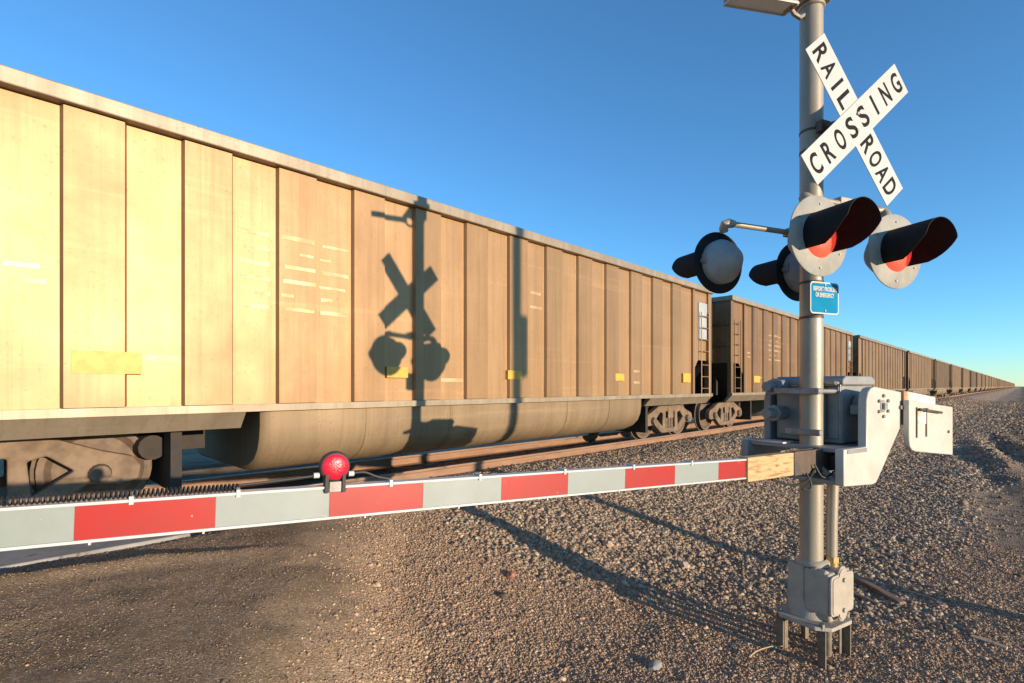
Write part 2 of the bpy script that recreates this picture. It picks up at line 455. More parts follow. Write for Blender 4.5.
def ground_mat():
    m, nt, p = nodes('gravel_ground')
    geo = N(nt, 'ShaderNodeNewGeometry')
    at = N(nt, 'ShaderNodeVertexColor', layer_name='zones')
    sp = N(nt, 'ShaderNodeSeparateColor'); nt.links.new(at.outputs[0], sp.inputs[0])
    pos = geo.outputs['Position']
    def noise(scale, d=6.0, r=0.6):
        n = N(nt, 'ShaderNodeTexNoise', i_Scale=scale, i_Detail=d, i_Roughness=r); nt.links.new(pos, n.inputs['Vector']); return n.outputs[0]
    def voro(scale):
        n = N(nt, 'ShaderNodeTexVoronoi', i_Scale=scale); nt.links.new(pos, n.inputs['Vector']); return n
    big = noise(0.7); mid = noise(4.0); fine = noise(60.0, 4.0); peb = voro(75.0); sto = voro(22.0)
    # fine brown gravel
    g = mixc(nt, ramp(nt, mid, [(0.35,(0,0,0)),(0.65,(1,1,1))]), (0.29,0.200,0.127), (0.42,0.30,0.20))
    pc = N(nt, 'ShaderNodeSeparateColor'); nt.links.new(peb.outputs['Color'], pc.inputs[0])
    g = mixc(nt, 0.75, g, ramp(nt, pc.outputs[0], [(0.0,(0.24,0.155,0.092)),(0.5,(0.36,0.245,0.15)),(0.85,(0.48,0.355,0.235)),(1.0,(0.60,0.49,0.36))]))
    # coarse ballast
    sc = N(nt, 'ShaderNodeSeparateColor'); nt.links.new(sto.outputs['Color'], sc.inputs[0])
    c = ramp(nt, sc.outputs[0], [(0.0,(0.22,0.15,0.095)),(0.35,(0.33,0.235,0.155)),(0.7,(0.42,0.305,0.205)),(1.0,(0.55,0.43,0.31))])
    # dirty asphalt
    a = mixc(nt, ramp(nt, big, [(0.38,(0,0,0)),(0.62,(1,1,1))]), (0.19,0.122,0.068), (0.30,0.20,0.118))
    a = mixc(nt, ramp(nt, fine, [(0.35,(0,0,0)),(0.75,(.5,.5,.5))]), a, (0.40,0.275,0.17))
    asp = voro(120.0); ac = N(nt, 'ShaderNodeSeparateColor'); nt.links.new(asp.outputs['Color'], ac.inputs[0])
    a = mixc(nt, 0.6, a, ramp(nt, ac.outputs[0], [(0.0,(0.10,0.068,0.038)),(0.5,(0.20,0.138,0.080)),(0.85,(0.33,0.235,0.145)),(1.0,(0.52,0.41,0.28))]))
    blot = noise(1.3, 7.0, 0.65)
    a = mixc(nt, ramp(nt, blot, [(0.50,(0,0,0)),(0.66,(.65,.65,.65))]), a, (0.085,0.060,0.036))
    # trodden dark dirt
    d = mixc(nt, ramp(nt, mid, [(0.38,(0,0,0)),(0.60,(1,1,1))]), (0.13,0.088,0.056), (0.27,0.190,0.125))
    f = mixc(nt, big, (0.26,0.18,0.09), (0.34,0.25,0.13))
    col = mixc(nt, sp.outputs[1], g, c)
    col = mixc(nt, sp.outputs[2], col, d)
    col = mixc(nt, sp.outputs[0], col, a)
    col = mixc(nt, at.outputs['Alpha'], col, f)
    nt.links.new(col, p.inputs['Base Color'])
    p.inputs['Roughness'].default_value = 0.92; p.inputs['Specular IOR Level'].default_value = 0.25
    hgt = mixc(nt, sp.outputs[1], peb.outputs['Distance'], sto.outputs['Distance'])
    hgt = mixc(nt, sp.outputs[0], hgt, asp.outputs['Distance'])
    inv = N(nt, 'ShaderNodeMath', operation='SUBTRACT'); inv.inputs[0].default_value = 1.0
    nt.links.new(hgt, inv.inputs[1])
    b1 = N(nt, 'ShaderNodeBump', i_Distance=0.025); nt.links.new(inv.outputs[0], b1.inputs['Height'])
    rs = N(nt, 'ShaderNodeMapRange'); rs.inputs[3].default_value = 0.75; rs.inputs[4].default_value = 0.28; nt.links.new(sp.outputs[0], rs.inputs[0]); nt.links.new(rs.outputs[0], b1.inputs['Strength'])
    b2 = N(nt, 'ShaderNodeBump', i_Strength=0.28, i_Distance=0.008); nt.links.new(fine, b2.inputs['Height']); nt.links.new(b1.outputs[0], b2.inputs['Normal'])
    nt.links.new(b2.outputs[0], p.inputs['Normal'])
    return m
M_ground = ground_mat()
S = axis(-2.5, 12.0, 0.045, -900, 2600, 1.07)
T = axis(-1.0, 6.3, 0.045, -1500, 1500, 1.08)
tag(grid_mesh('ground', S, T, height, M_ground), kind='structure')

# ------------------------------------------------------------------ loose stones (nobody could count them)
def visible(s, t, margin=0.12):
    fx, fy = -math.sin(YAW), math.cos(YAW)
    z = s*fx+t*fy; x = s*fy-t*fx
    zz = np.maximum(z, 0.2)
    u, v = 512+514*x/zz, 386+514*(CAM_H-0.1)/zz
    return (z > 0.8) & (u > -1024*margin) & (u < 1024*(1+margin)) & (v < 683*(1+margin)), np.hypot(s, t)

ico = bmesh.new(); bmesh.ops.create_icosphere(ico, subdivisions=1, radius=1)
ICO_V = np.array([v.co[:] for v in ico.verts]); ICO_F = np.array([[v.index for v in f.verts] for f in ico.faces]); ico.free()
def stones(name, s, t, size, palette, sink, mat, flat=0.7, rugged=0.33):
    n = len(s)
    z = height(s, t)
    nv = len(ICO_V)
    jit = 1+rng.uniform(-rugged, rugged, (n, nv, 1))
    V = ICO_V[None]*jit
    sc = size[:, None]*np.stack([rng.uniform(.75,1.35,n), rng.uniform(.7,1.1,n), rng.uniform(.45,.95,n)*flat/0.7], -1)
    V = V*sc[:, None, :]
    def rot(ax, ang):
        c, q = np.cos(ang), np.sin(ang); o = np.zeros(n); e = np.ones(n)
        if ax == 2: m = [[c,-q,o],[q,c,o],[o,o,e]]
        else: m = [[e,o,o],[o,c,-q],[o,q,c]]
        return np.array(m).transpose(2,0,1)
    Rm = rot(2, rng.uniform(0,6.28,n)) @ rot(0, rng.normal(0,.5,n)) @ rot(2, rng.uniform(0,6.28,n))
    V = np.einsum('nij,nvj->nvi', Rm, V)
    V += np.stack([s, t, z+size*sink], -1)[:, None, :]
    F = (ICO_F[None]+(np.arange(n)*nv)[:, None, None]).reshape(-1)
    me = bpy.data.meshes.new(name)
    me.vertices.add(n*nv); me.vertices.foreach_set('co', V.reshape(-1).astype(np.float32))
    me.loops.add(len(F)); me.polygons.add(len(F)//3)
    me.loops.foreach_set('vertex_index', F.astype(np.int32))
    me.polygons.foreach_set('loop_start', np.arange(0, len(F), 3, dtype=np.int32))
    me.update(calc_edges=True)
    pal = np.array(palette)
    c = pal[rng.integers(0, len(pal), n)]*rng.uniform(.75, 1.25, (n,1))
    a = me.color_attributes.new('tint', 'FLOAT_COLOR', 'POINT')
    a.data.foreach_set('color', np.repeat(np.concatenate([c, np.ones((n,1))], 1), nv, 0).reshape(-1).astype(np.float32))
    me.materials.append(mat)
    o = bpy.data.objects.new(name, me); COL.objects.link(o)
    return o
def stone_mat():
    m, nt, p = nodes('stone')
    at = N(nt, 'ShaderNodeVertexColor', layer_name='tint')
    g = N(nt, 'ShaderNodeNewGeometry')
    n = N(nt, 'ShaderNodeTexNoise', i_Scale=70.0, i_Detail=4.0); nt.links.new(g.outputs['Position'], n.inputs['Vector'])
    c = mixc(nt, 1.0, at.outputs[0], ramp(nt, n.outputs[0], [(0.3,(.7,.7,.7)),(0.7,(1.15,1.15,1.15))]), 'MULTIPLY')
    nt.links.new(c, p.inputs['Base Color']); p.inputs['Roughness'].default_value = 0.85; p.inputs['Specular IOR Level'].default_value = 0.3
    b = N(nt, 'ShaderNodeBump', i_Strength=0.25, i_Distance=0.004); nt.links.new(n.outputs[0], b.inputs['Height']); nt.links.new(b.outputs[0], p.inputs['Normal'])
    return m
M_stone = stone_mat()
def scatter(n, s0, s1, t0, t1, keep):
    s = rng.uniform(s0, s1, n); t = rng.uniform(t0, t1, n)
    v, d = visible(s, t)
    k = v & (rng.random(n) < keep(s, t, d))
    return s[k], t[k], d[k]
PAL_B = [(1.62*c[0], 1.50*c[1], 1.29*c[2]) for c in [(0.19,0.155,0.12),(0.15,0.12,0.09),(0.24,0.20,0.155),(0.21,0.16,0.12),(0.16,0.14,0.12),(0.28,0.23,0.18),(0.22,0.15,0.11),(0.12,0.10,0.085)]]
PAL_G = [(1.58*c[0], 1.50*c[1], 1.38*c[2]) for c in [(0.22,0.15,0.095),(0.17,0.115,0.075),(0.27,0.195,0.13),(0.33,0.25,0.175),(0.20,0.14,0.10),(0.145,0.10,0.07),(0.26,0.16,0.10)]]
s, t, d = scatter(230000, 2.0, 30.0, 0.0, 6.5, lambda s, t, d: coarse_w(s, t)*(1-road_w(s, t))*np.clip(1.0-(d-10)/24, 0.25, 1))
stones('ballast', s, t, rng.uniform(.010,.031,len(s))*np.clip(d/11, 1, 2.0), PAL_B, 0.0, M_stone, rugged=0.48)
s, t, d = scatter(90000, 13.0, 85.0, -0.5, 6.4, lambda s, t, d: coarse_w(s, t)*np.clip((d-12)/8, 0, 1))
stones('ballast', s, t, rng.uniform(.025,.055,len(s))*np.clip(d/22, 1, 2.2), PAL_B, 0.1, M_stone, rugged=0.5)
s, t, d = scatter(130000, 5.0, 95.0, -4.0, 1.2, lambda s, t, d: (1-coarse_w(s, t))*np.clip(0.45+1.2*fbm(s*.9, t*.9, 61), 0.05, 1)*np.clip((d-6)/3, 0, 1))
stones('dirt_clods', s, t, (rng.gamma(1.5, .006, len(s))+.006)*np.clip(d/14, 1, 3), [(.20,.14,.09),(.15,.105,.07),(.27,.20,.135),(.33,.25,.175)], 0.0, M_stone)
tag(bpy.data.objects['dirt_clods'], 'brown clods and small stones on the rutted dirt track at right', 'dirt clods', kind='stuff')
tag(bpy.data.objects['ballast.001'], 'far stretch of brown ballast stones running beside the train', 'ballast', kind='stuff')
tag(bpy.data.objects['ballast'], 'coarse grey brown ballast stones banked beside the track', 'ballast', kind='stuff')
s, t, d = scatter(520000, 0.0, 9.0, -0.6, 6.3, lambda s, t, d: (1-0.75*coarse_w(s, t))*(1-road_w(s, t))**2*np.clip(1.0-(d-4.5)/6, 0.15, 1))
stones('gravel', s, t, rng.gamma(1.7, .0020, len(s))+.0040, PAL_G, 0.02, M_stone)
tag(bpy.data.objects['gravel'], 'fine brown gravel around the foot of the signal mast', 'gravel', kind='stuff')
# stones strewn over the dirty asphalt
PAL_A = [(.15,.10,.06),(.22,.15,.09),(.28,.195,.12),(.36,.26,.17),(.19,.125,.075),(.12,.085,.055),(.25,.17,.10)]
s, t, d = scatter(420000, -3.0, 4.5, 0.3, 5.3, lambda s, t, d: road_w(s, t)*np.clip(0.30+1.5*fbm(s*1.4, t*1.4, 77)+0.8*sst(0.9,0.40,road_w(s,t)), 0.05, 1)*np.clip(5.5/d, 0, 1))
stones('road_grit', s, t, rng.gamma(1.2, .0011, len(s))+.0026, PAL_A, -0.1, M_stone)
tag(bpy.data.objects['road_grit'], 'fine grit strewn over the dirty road surface', 'grit', kind='stuff')

# ------------------------------------------------------------------ track
def make_rail(t, label):
    r = thing('rail', label, 'rail', (0, t, 0), 0, 'rails of the track')
    z1 = RAIL_Z
    prof = [(-.075,z1-.186),(.075,z1-.186),(.075,z1-.172),(.014,z1-.15),(.010,z1-.05),(.036,z1-.036),(.036,z1-.010),(-.036,z1-.010),(-.036,z1-.036),(-.010,z1-.05),(-.014,z1-.15),(-.075,z1-.172)]
    m = MB(); m.prism(prof, -40, 900, plane='yz'); m.build('rail_web', M_rail, r, smooth=0)
    m = MB(); m.prism([(-.035,z1-.0098),(.035,z1-.0098),(.033,z1-.002),(.020,z1),(-.020,z1),(-.033,z1-.002)], -40, 900, plane='yz'); m.build('rail_head', M_railtop, r, smooth=0)
    return r
make_rail(RAIL_T[0], 'rusty rail nearer the signal mast, sunlit along its side')
make_rail(RAIL_T[1], 'rusty rail on the far side of the track beneath the train')

k = 0
for i in range(3):
    for (t0, t1, nm) in ((5.30, 6.60, 'outside the nearer rail'), (6.84, 8.10, 'between the two rails')):
        m = MB(); m.box(1.25-2.44*(i+1)+.006, 1.25-2.44*i-.006, t0, t1, 0.42, RAIL_Z-.012-0.004*i)
        o = m.build('crossing_slab', M_conc, None, bevel=0.012)
        if i == 0: lab = 'grey concrete crossing slab %s, end slab next to the gravel' % nm
        elif i == 1: lab = 'grey concrete crossing slab %s, second in from the gravel' % nm
        else: lab = 'grey concrete crossing slab %s, third in from the gravel' % nm
        tag(o, lab, 'crossing slab', 'concrete slabs of the level crossing')

# ------------------------------------------------------------------ coal cars
# car local: x along the track, y = -1.6 side towards the signal, z above rail
HL, HW = 7.275, 1.60
Z_SILL, Z_TOP = 1.06, 3.73
TRUCK_X = 6.19
def car_body(kind):
    mats = [CAR_M[kind]['sheet'], CAR_M[kind]['post'], M_dark]
    m = MB()
    for sgn in (-1, 1):
        y = sgn*HW
        xa = 6.30
        m.mi = 0
        # side sheet, bay by bay, with the notch over each truck
        n = 14
        for i in range(n):
            x0, x1 = -xa+2*xa*i/n, -xa+2*xa*(i+1)/n
            m.poly([(x0,y,Z_SILL),(x1,y,Z_SILL),(x1,y,Z_TOP),(x0,y,Z_TOP)])
        for e in (-1, 1):
            m.poly([(e*xa,y,1.62),(e*6.62,y,1.97),(e*HL,y,1.97),(e*HL,y,Z_TOP),(e*xa,y,Z_TOP)])
            m.mi = 1
            x0, x1 = sorted((e*7.13, e*7.30)); m.box(x0, x1, y-.05 if sgn < 0 else y-.06, y+.06 if sgn < 0 else y+.05, Z_SILL-.02, 1.968)
            x0, x1 = sorted((e*6.24, e*6.34)); m.box(x0, x1, min(y,y+sgn*.05), max(y,y+sgn*.05), Z_SILL, Z_TOP)
            m.mi = 0
        # hat section posts
        m.mi = 1
        for i in range(n+1):
            x = -xa+2*xa*i/n
            if i in (0, n): continue
            w0, w1, d = .235, .212, .050
            m.prism([(x-w0, y-sgn*.002), (x-w1, y+sgn*d), (x+w1, y+sgn*d), (x+w0, y-sgn*.002)], Z_SILL+.06, Z_TOP-.01, plane='xy')
        for e in (-1, 1):
            x0, x1 = sorted((e*7.12, e*7.31)); m.box(x0, x1, min(y,y+sgn*.05), max(y,y+sgn*.05), 1.972, Z_TOP)
        m.mi = 0
    for e in (-1, 1):     # ends and slope sheets
        m.mi = 0
        m.poly([(e*HL,-HW,1.97),(e*HL,HW,1.97),(e*HL,HW,Z_TOP),(e*HL,-HW,Z_TOP)])
        m.mi = 1
        for yy in (-1.05,-.35,.35,1.05):
            x0, x1 = sorted((e*HL, e*(HL+.07))); m.box(x0, x1, yy-.09, yy+.09, 1.99, Z_TOP-.01)
        for zz in (2.5, 3.1):
            x0, x1 = sorted((e*HL, e*(HL+.045))); m.box(x0, x1, -HW+.03, HW-.03, zz-.05, zz+.05)
        m.mi = 2
        m.poly([(e*5.75,-HW+.02,1.02),(e*5.75,HW-.02,1.02),(e*HL,HW-.02,2.0),(e*HL,-HW+.02,2.0)])
        x0, x1 = sorted((e*6.3, e*7.2)); m.box(x0, x1, -.35, .35, 0.84, 1.04)
        for yy in (-.9, .9):
            x0, x1 = sorted((e*6.55, e*6.65)); m.box(x0, x1, yy-.05, yy+.05, 1.02, 1.7)
    # coal load / inside floor just under the rim
    m.mi = 2
    m.poly([(-HL,-HW,3.45),(HL,-HW,3.45),(HL,HW,3.45),(-HL,HW,3.45)])
    return m, mats
def car_tub():
    m = MB()
    prof = [(-1.585,1.05),(-1.585,.86),(-1.56,.70),(-1.50,.56),(-1.38,.44),(-1.2,.36),(-.95,.31),(-.9,.30)]
    full = prof+[(-y,z) for y, z in prof[::-1]]
    # rounded towards both ends
    st = [(-3.97,.12),(-3.93,.04),(-3.83,0),(-1,0),(1,0),(3.83,0),(3.93,.04),(3.97,.12)]
    rings = []
    for x, ins in st:
        rings.append([m.bm.verts.new((x, y*(1-ins*.35), z+ (1.05-z)*0.0 + ins*0.9*(1.05-z)*.6)) for y, z in full])
    for a, b in zip(rings, rings[1:]):
        for i in range(len(full)-1): m._f([a[i],a[i+1],b[i+1],b[i]])
    m._f(rings[0]); m._f(rings[-1][::-1])
    for x in (-2.7, -1.35, 0, 1.35, 2.7):
        a, b = [], []
        for y, z in full:
            k = 1.004
            a.append(m.bm.verts.new((x-.022, y*k, z-.006))); b.append(m.bm.verts.new((x+.022, y*k, z-.006)))
        for i in range(len(full)-1): m._f([a[i],a[i+1],b[i+1],b[i]])
    return m
def sideframe():
    m = MB()
    out = [(-1.20,.37),(-1.22,.50),(-1.16,.60),(-.92,.67),(-.60,.80),(-.40,.845),(.40,.845),(.60,.80),(.92,.67),(1.16,.60),(1.22,.50),(1.20,.37),(1.08,.33),
           (.80,.36),(.50,.16),(.40,.13),(-.40,.13),(-.50,.16),(-.80,.36),(-1.08,.33)]
    holes = [[(-.24,.25),(.24,.25),(.24,.66),(-.24,.66)],
             [(-.70,.50),(-.40,.30),(-.37,.62),(-.50,.66)], [(.70,.50),(.50,.66),(.37,.62),(.40,.30)]]
    return m, out, holes
def build_truck(parent, x, rich=True):
    m = MB(); m.box(x-.14, x+.14, -1.08, 1.08, .50, .78); m.box(x-.20, x+.20, -.30, .30, .79, .92)
    tr = m.build('truck', M_truck, parent, smooth=0)
    for sg in (-1, 1):
        f, out, holes = sideframe()
        y = sg*1.0
        f.prism([(px+x, pz) for px, pz in out], y-.07, y+.07, [[(px+x, pz) for px, pz in h] for h in holes])
        f.build('side_frame', M_truck, tr, smooth=0, bevel=0.018)
        q = MB()
        for dx in (-.14, 0, .14):
            q.cyl((x+dx, y, .255), (x+dx, y, .495), .055, n=10)
        q.each('spring', M_wheel, tr); q = MB()
        for dx in (-.89, .89):
            q.cyl((x+dx, y+sg*.075, .457), (x+dx, y+sg*.14, .457), .095, .08, n=14)
        q.each('bearing_cap', M_wheel, tr)
    for dx in (-.89, .89):
        for sg in (-1, 1):
            w = MB()
            w.lathe([(.02,-.03),(.12,-.03),(.14,.0),(.34,.01),(.40,-.045),(.455,-.05),(.462,.06),(.49,.068),(.487,.095),(.39,.095),(.35,.03),(.14,.03),(.12,.07),(.02,.07)], (x+dx, sg*.77, .462), (0,-sg,0), n=36, cap0=True, cap1=True)
            w.build('wheel', M_wheel, tr)
        a = MB(); a.cyl((x+dx,-.98,.457),(x+dx,.98,.457),.075,n=12); a.build('axle', M_wheel, tr)
    return tr
def make_car(kind, rich):
    root = thing('coal_car', 'x', 'coal car')
    m, mats = car_body(kind); m.build('body', mats, root, smooth=0)
    m = MB()
    for sg in (-1, 1):
        y0, y1 = sorted((sg*(HW-.03), sg*(HW+.115))); m.box(-HL-.06, HL+.06, y0, y1, Z_TOP, Z_TOP+.14)
    for e in (-1, 1):
        x0, x1 = sorted((e*(HL-.04), e*(HL+.058))); m.box(x0, x1, -HW+.031, HW-.031, Z_TOP, Z_TOP+.135)
    m.build('top_chord', M_chord, root, smooth=0, bevel=0.012 if rich else 0)
    m = MB()
    for sg in (-1, 1):
        y0, y1 = sorted((sg*(HW-.02), sg*(HW+.085))); m.box(-HL-.04, HL+.04, y0, y1, Z_SILL-.02, Z_SILL+.055)
        for e in (-1, 1):
            # lower flange of the sill above each truck leans inwards
            x0, x1 = sorted((e*4.16, e*(HL+.03)))
            m.prism([(sg*(HW+.07), Z_SILL-.022), (sg*(HW-.10), Z_SILL-.20), (sg*(HW-.16), Z_SILL-.20), (sg*(HW-.05), Z_SILL-.022)], x0, x1, plane='yz')
    m.build('side_sill', M_chord, root, smooth=0)
    m = car_tub(); m.build('hopper_tub', M_tub, root, smooth=40)
    for x in (-TRUCK_X, TRUCK_X):
        build_truck(root, x, rich)
    for e in (-1, 1):
        m = MB()
        x0, x1 = sorted((e*7.0, e*7.62)); m.box(x0, x1, -.09, .09, .78, .95)
        x0, x1 = sorted((e*7.62, e*7.94)); m.box(x0, x1, -.16 if e > 0 else -.05, .05 if e > 0 else .16, .72, 1.0)
        m.tube([(e*7.35, .45, .80), (e*7.5, .42, .55), (e*7.75, .2, .38), (e*7.93, .12, .36)], .03, n=8)
        m.build('coupler', M_dark, root, smooth=0)
    if rich:
        for e in (-1, 1):
            for sg in (-1, 1):
                if sg > 0 and e > 0: continue
                m = MB()
                for zz in (1.25, 1.55, 1.85, 2.2, 2.5, 2.8, 3.1):
                    x0, x1 = sorted((e*6.66, e*7.10))
                    m.cyl((x0, sg*(HW+.075), zz), (x1, sg*(HW+.075), zz), .013, n=8)
                for xx in (6.66, 7.10):
                    m.cyl((e*xx, sg*(HW+.075), 1.02), (e*xx, sg*(HW+.075), 3.2), .014, n=8)
                m.build('ladder', CAR_M[kind]['post'], root)
        m = MB(); m.box(6.62, 7.11, -HW-.022, -HW-.004, 2.52, 3.45)
        pl = m.build('end_panel', M_endplate, root, smooth=0)
        tag(pl, 'panel near the top corner of the car, coloured as if reflecting sky')
        for x in (-5.4, -2.3, -.1, 2.95, 5.72):
            m = MB(); m.box(x-.16, x+.16 if x > -5 else x+.34, -HW-.056, -HW-.003, 1.42, 1.56 if x > -5 else 1.62)
            if abs(x-5.72) < .1: m.bm.free(); m = MB(); m.box(x-.02, x+.36, -HW-.062, -HW-.003, 1.40, 1.62)
            m.build('reflector', M_yellow, root, smooth=0)
        # faded blocks of paint
        def block(x0, x1, z0, z1, y=.056):
            m = MB(); m.box(x0, x1, -HW-y, -HW-.001, z0, z1)
            m.build('paint_patch', M_patch, root, smooth=0)
        for (x0, x1, z0, z1, y) in ((-5.15,-4.75,1.55,1.60,.0025), (-1.55,-1.15,1.37,1.42,.0025), (3.48,3.72,1.36,1.41,.0525), (3.48,3.72,1.60,1.645,.0525)):
            block(x0, x1, z0, z1, y)
        # worn pale dashes left of old markings, too faded to read
        rs = random.Random(5)
        cells = [(-4.05,.19,.002), (-3.6,.20,.0515), (-3.15,.19,.002)]
        for row, (z0, h, c0) in enumerate(((2.62,.36,-4.15), (2.15,.34,-4.3))):
            for cx, hw, y in cells:
                for f in (0.0, .45, .9):
                    a = cx-hw+rs.uniform(0,.05); b = cx+hw-rs.uniform(0,.05)
                    if f == .45: a, b = (a, a+.14) if rs.random() < .5 else (b-.16, b)
                    m = MB(); m.box(a, b, -HW-y-.002, -HW-y, z0+h*f, z0+h*f+rs.uniform(.03,.05)); m.build('faded_dash', M_patch, root, smooth=0)
        for (a, b, z0) in ((-5.98,-5.72,2.17), (-5.98,-5.76,2.29), (.30,.6,2.62), (.32,.58,2.86)):
            m = MB(); m.box(a, b, -HW-.004, -HW-.002, z0, z0+.045); m.build('faded_dash', M_patch, root, smooth=0)
        for e in (-1, 1):
            # brake gear hanging between truck and tub
            m = MB()
            x0, x1 = sorted((e*4.2, e*5.6)); m.box(x0, x1, -.32, .32, .55, .98)
            x0, x1 = sorted((e*4.65, e*4.75)); m.box(x0, x1, -1.25, 1.25, .22, .86)
            m.cyl((e*4.85,-.95,.66),(e*5.05,.9,.66),.13,n=14)
            m.build('brake_gear', M_dark, root)
    return root
def copy_tree(o, parent=None):
    c = o.copy(); COL.objects.link(c)
    if parent is not None: c.parent = parent
    for ch in kids(o): copy_tree(ch, c)
    return c
GAP0, CARLEN = 13.98, 15.9
GROUP = 'coal cars of the long train'
ORD = ['', 'second', 'third', 'fourth', 'fifth', 'sixth', 'seventh', 'eighth', 'ninth', 'tenth']
protos = {}
def place_car(i, kind, rich):
    key = (kind, rich)
    if key in protos: o = copy_tree(protos[key])
    else: o = protos[key] = make_car(kind, rich)
    o.location = (GAP0-CARLEN/2+CARLEN*i, TRACK_T, RAIL_Z)
    if i == 0: lab = 'golden dusty coal car nearest the camera, with the signal shadow across its side'
    elif i == 1: lab = 'brown coal car passing behind the silver signal mast, second in the train'
    elif i < 10: lab = '%s coal car from the camera, %s, further down the train' % (ORD[i], {'brown':'coal stained brown','tan':'dusty tan','gold':'golden'}[kind])
    else: lab = 'tiny coal car in the far tail of the train, beyond the tenth car'
    tag(o, lab, 'coal car', GROUP)
    return o
place_car(0, 'gold', True)
place_car(1, 'brown', True)
for i in range(2, 10): place_car(i, ['tan','brown','tan'][i % 3], False)
# tail of the train: bodies only, too small in the picture for parts
def tail_car(kind):
    root_m, mats = car_body(kind)
    t = car_tub()
    tmp = bpy.data.meshes.new('tmp'); t.bm.to_mesh(tmp); t.bm.free()
    root_m.bm.from_mesh(tmp); bpy.data.meshes.remove(tmp)
    root_m.mi = 2
    for x in (-TRUCK_X, TRUCK_X): root_m.box(x-1.2, x+1.2, -1.05, 1.05, .02, .9)
    root_m.mi = 0
    root_m.box(-HL-.06, HL+.06, -HW-.11, HW+.11, Z_TOP, Z_TOP+.14)
    root_m.box(-HL-.1, HL+.1, -HW-.08, HW+.08, Z_SILL-.2, Z_SILL)
    return root_m.build('coal_car', mats, None, smooth=0)
tp = {k: None for k in ('tan','brown')}
for i in range(10, 52):
    k = 'brown' if i in (15, 16, 22, 29) else 'tan'
    o = tp[k]
    if o is None: o = tp[k] = tail_car(k)
    else:
        o = o.copy(); COL.objects.link(o)
    o.location = (GAP0-CARLEN/2+CARLEN*i, TRACK_T, RAIL_Z)
    tag(o, 'tiny coal car in the far tail of the train, beyond the tenth car', 'coal car', GROUP)

# ------------------------------------------------------------------ the signal mast
mast = thing('crossing_signal', 'silver railroad crossing signal mast with crossbuck, red lamps and blue notice', 'signal', (POLE[0], POLE[1], 0), ROAD_ROT)
BASE = Matrix.Rotation(GATE_ROT-ROAD_ROT, 4, 'Z') @ Matrix.Translation((.02,0,0))        # the casting stands square to the gate arm
m = MB(); m.cyl((0,0,.60),(0,0,5.6),.0785,n=40)
pole = m.build('pole', M_pole, mast)
m = MB(); m.lathe([(.0,5.66),(.05,5.65),(.088,5.61),(.088,5.56)], (0,0,0), (0,0,1), n=32); m.build('cap', M_pole, pole)
m = MB(); m.box(-.11,.09,-.105,.105,4.83,5.03); m.cyl((0,0,4.80),(0,0,4.829),.093,n=32)
m.build('pole_collar', M_pole, pole, bevel=.012)
m = MB()
for zz in (3.885, 3.735, 2.50, 2.76):
    m.cyl((0,0,zz-.009),(0,0,zz+.009),.0815,n=36)
m.each('band_clamp', M_steel, pole)

# luminaire at the top
lum = MB()
lum.prism([(-.065,4.79),(.065,4.79),(.055,4.825),(.03,4.84),(-.03,4.84),(-.055,4.825)], -.79, -.20, plane='yz')
LT = Matrix.Translation((-.2,0,4.745)) @ Matrix.Rotation(R(-8),4,'Y') @ Matrix.Translation((.2,0,-4.768))
lum = lum.build('flood_light', M_pole, mast, bevel=.008, M=LT)
m = MB()
m.box(-.785,-.205,-.068,-.060,4.772,4.789); m.box(-.785,-.205,.060,.068,4.772,4.789); m.box(-.785,-.775,-.0595,.0595,4.772,4.789); m.box(-.215,-.205,-.0595,.0595,4.768,4.789)
m.build('rim', M_wpaint, lum, M=LT)
m = MB(); m.box(-.771,-.219,-.059,.059,4.781,4.7885); m.build('glass', M_glass, lum, M=LT)
m = MB()
m.box(-.03,.03,-.035,.035,0,.30, Matrix.Translation((-.26,0,4.76)) @ Matrix.Rotation(R(38),4,'Y'))
m.tube([(-.23,0,4.775),(-.18,0,4.73),(-.12,0,4.715),(-.07,0,4.75)], .017, n=10)
m.build('bracket', M_dsteel, lum, bevel=.005)

# crossbuck
CB = (-.347, 3.80)     # y, z of the sign centre
xb = MB()
xb.cyl((0,-.08,3.885),(0,-.335,3.84),.02,n=10); xb.box(-.05,.05,-.343,-.330,3.71,3.89); xb.box(-.045,.045,-.12,-.07,3.845,3.925)
xb.box(-.035,.035,-.11,-.075,3.705,3.765)
xb.cyl((0,-.10,3.74),(0,-.333,3.78),.012,n=8)
bracket = xb.build('sign_bracket', M_steel, mast, bevel=.004)
def blade(rot, y, name):
    L, W = 1.22, .229
    b = MB(); b.box(-L/2, L/2, -.0025, .0025, -W/2, W/2, Matrix.Translation((0, y, CB[1])) @ Matrix.Rotation(rot, 4, 'Y'))
    return b.build(name, M_white, mast, bevel=.001, segs=1)
FACE = lambda y, rot, off: Matrix.Translation((0, y, CB[1])) @ Matrix.Rotation(rot, 4, 'Y') @ Matrix.Translation((off, 0, 0)) @ Matrix.Rotation(R(90), 4, 'X')
A1, A2 = R(-41.2), R(49.0)
b1 = blade(A2, CB[0]+.006, 'crossbuck_blade')
tag(b1, 'rear crossbuck blade reading RAIL ROAD')
b2 = blade(A1, CB[0], 'crossbuck_blade')
tag(b2, 'front crossbuck blade reading CROSSING')
def spaced(word, x0, x1, rot, y, parent, hgt=.145, wd=.09):
    n = len(word)
    for i, ch in enumerate(word):
        x = x0+(x1-x0)*i/(n-1)
        w = {'I': .024}.get(ch, wd)
        text_mesh('lettering', ch, hgt, w, M_letter, parent, FACE(y-.0036, rot, x), bold=.022)
spaced('CROSSING', -.53, .53, A1, CB[0], b2)
spaced('RAIL', -.525, -.175, A2, CB[0]+.006, b1)
spaced('ROAD', .175, .525, A2, CB[0]+.006, b1)
m = MB()
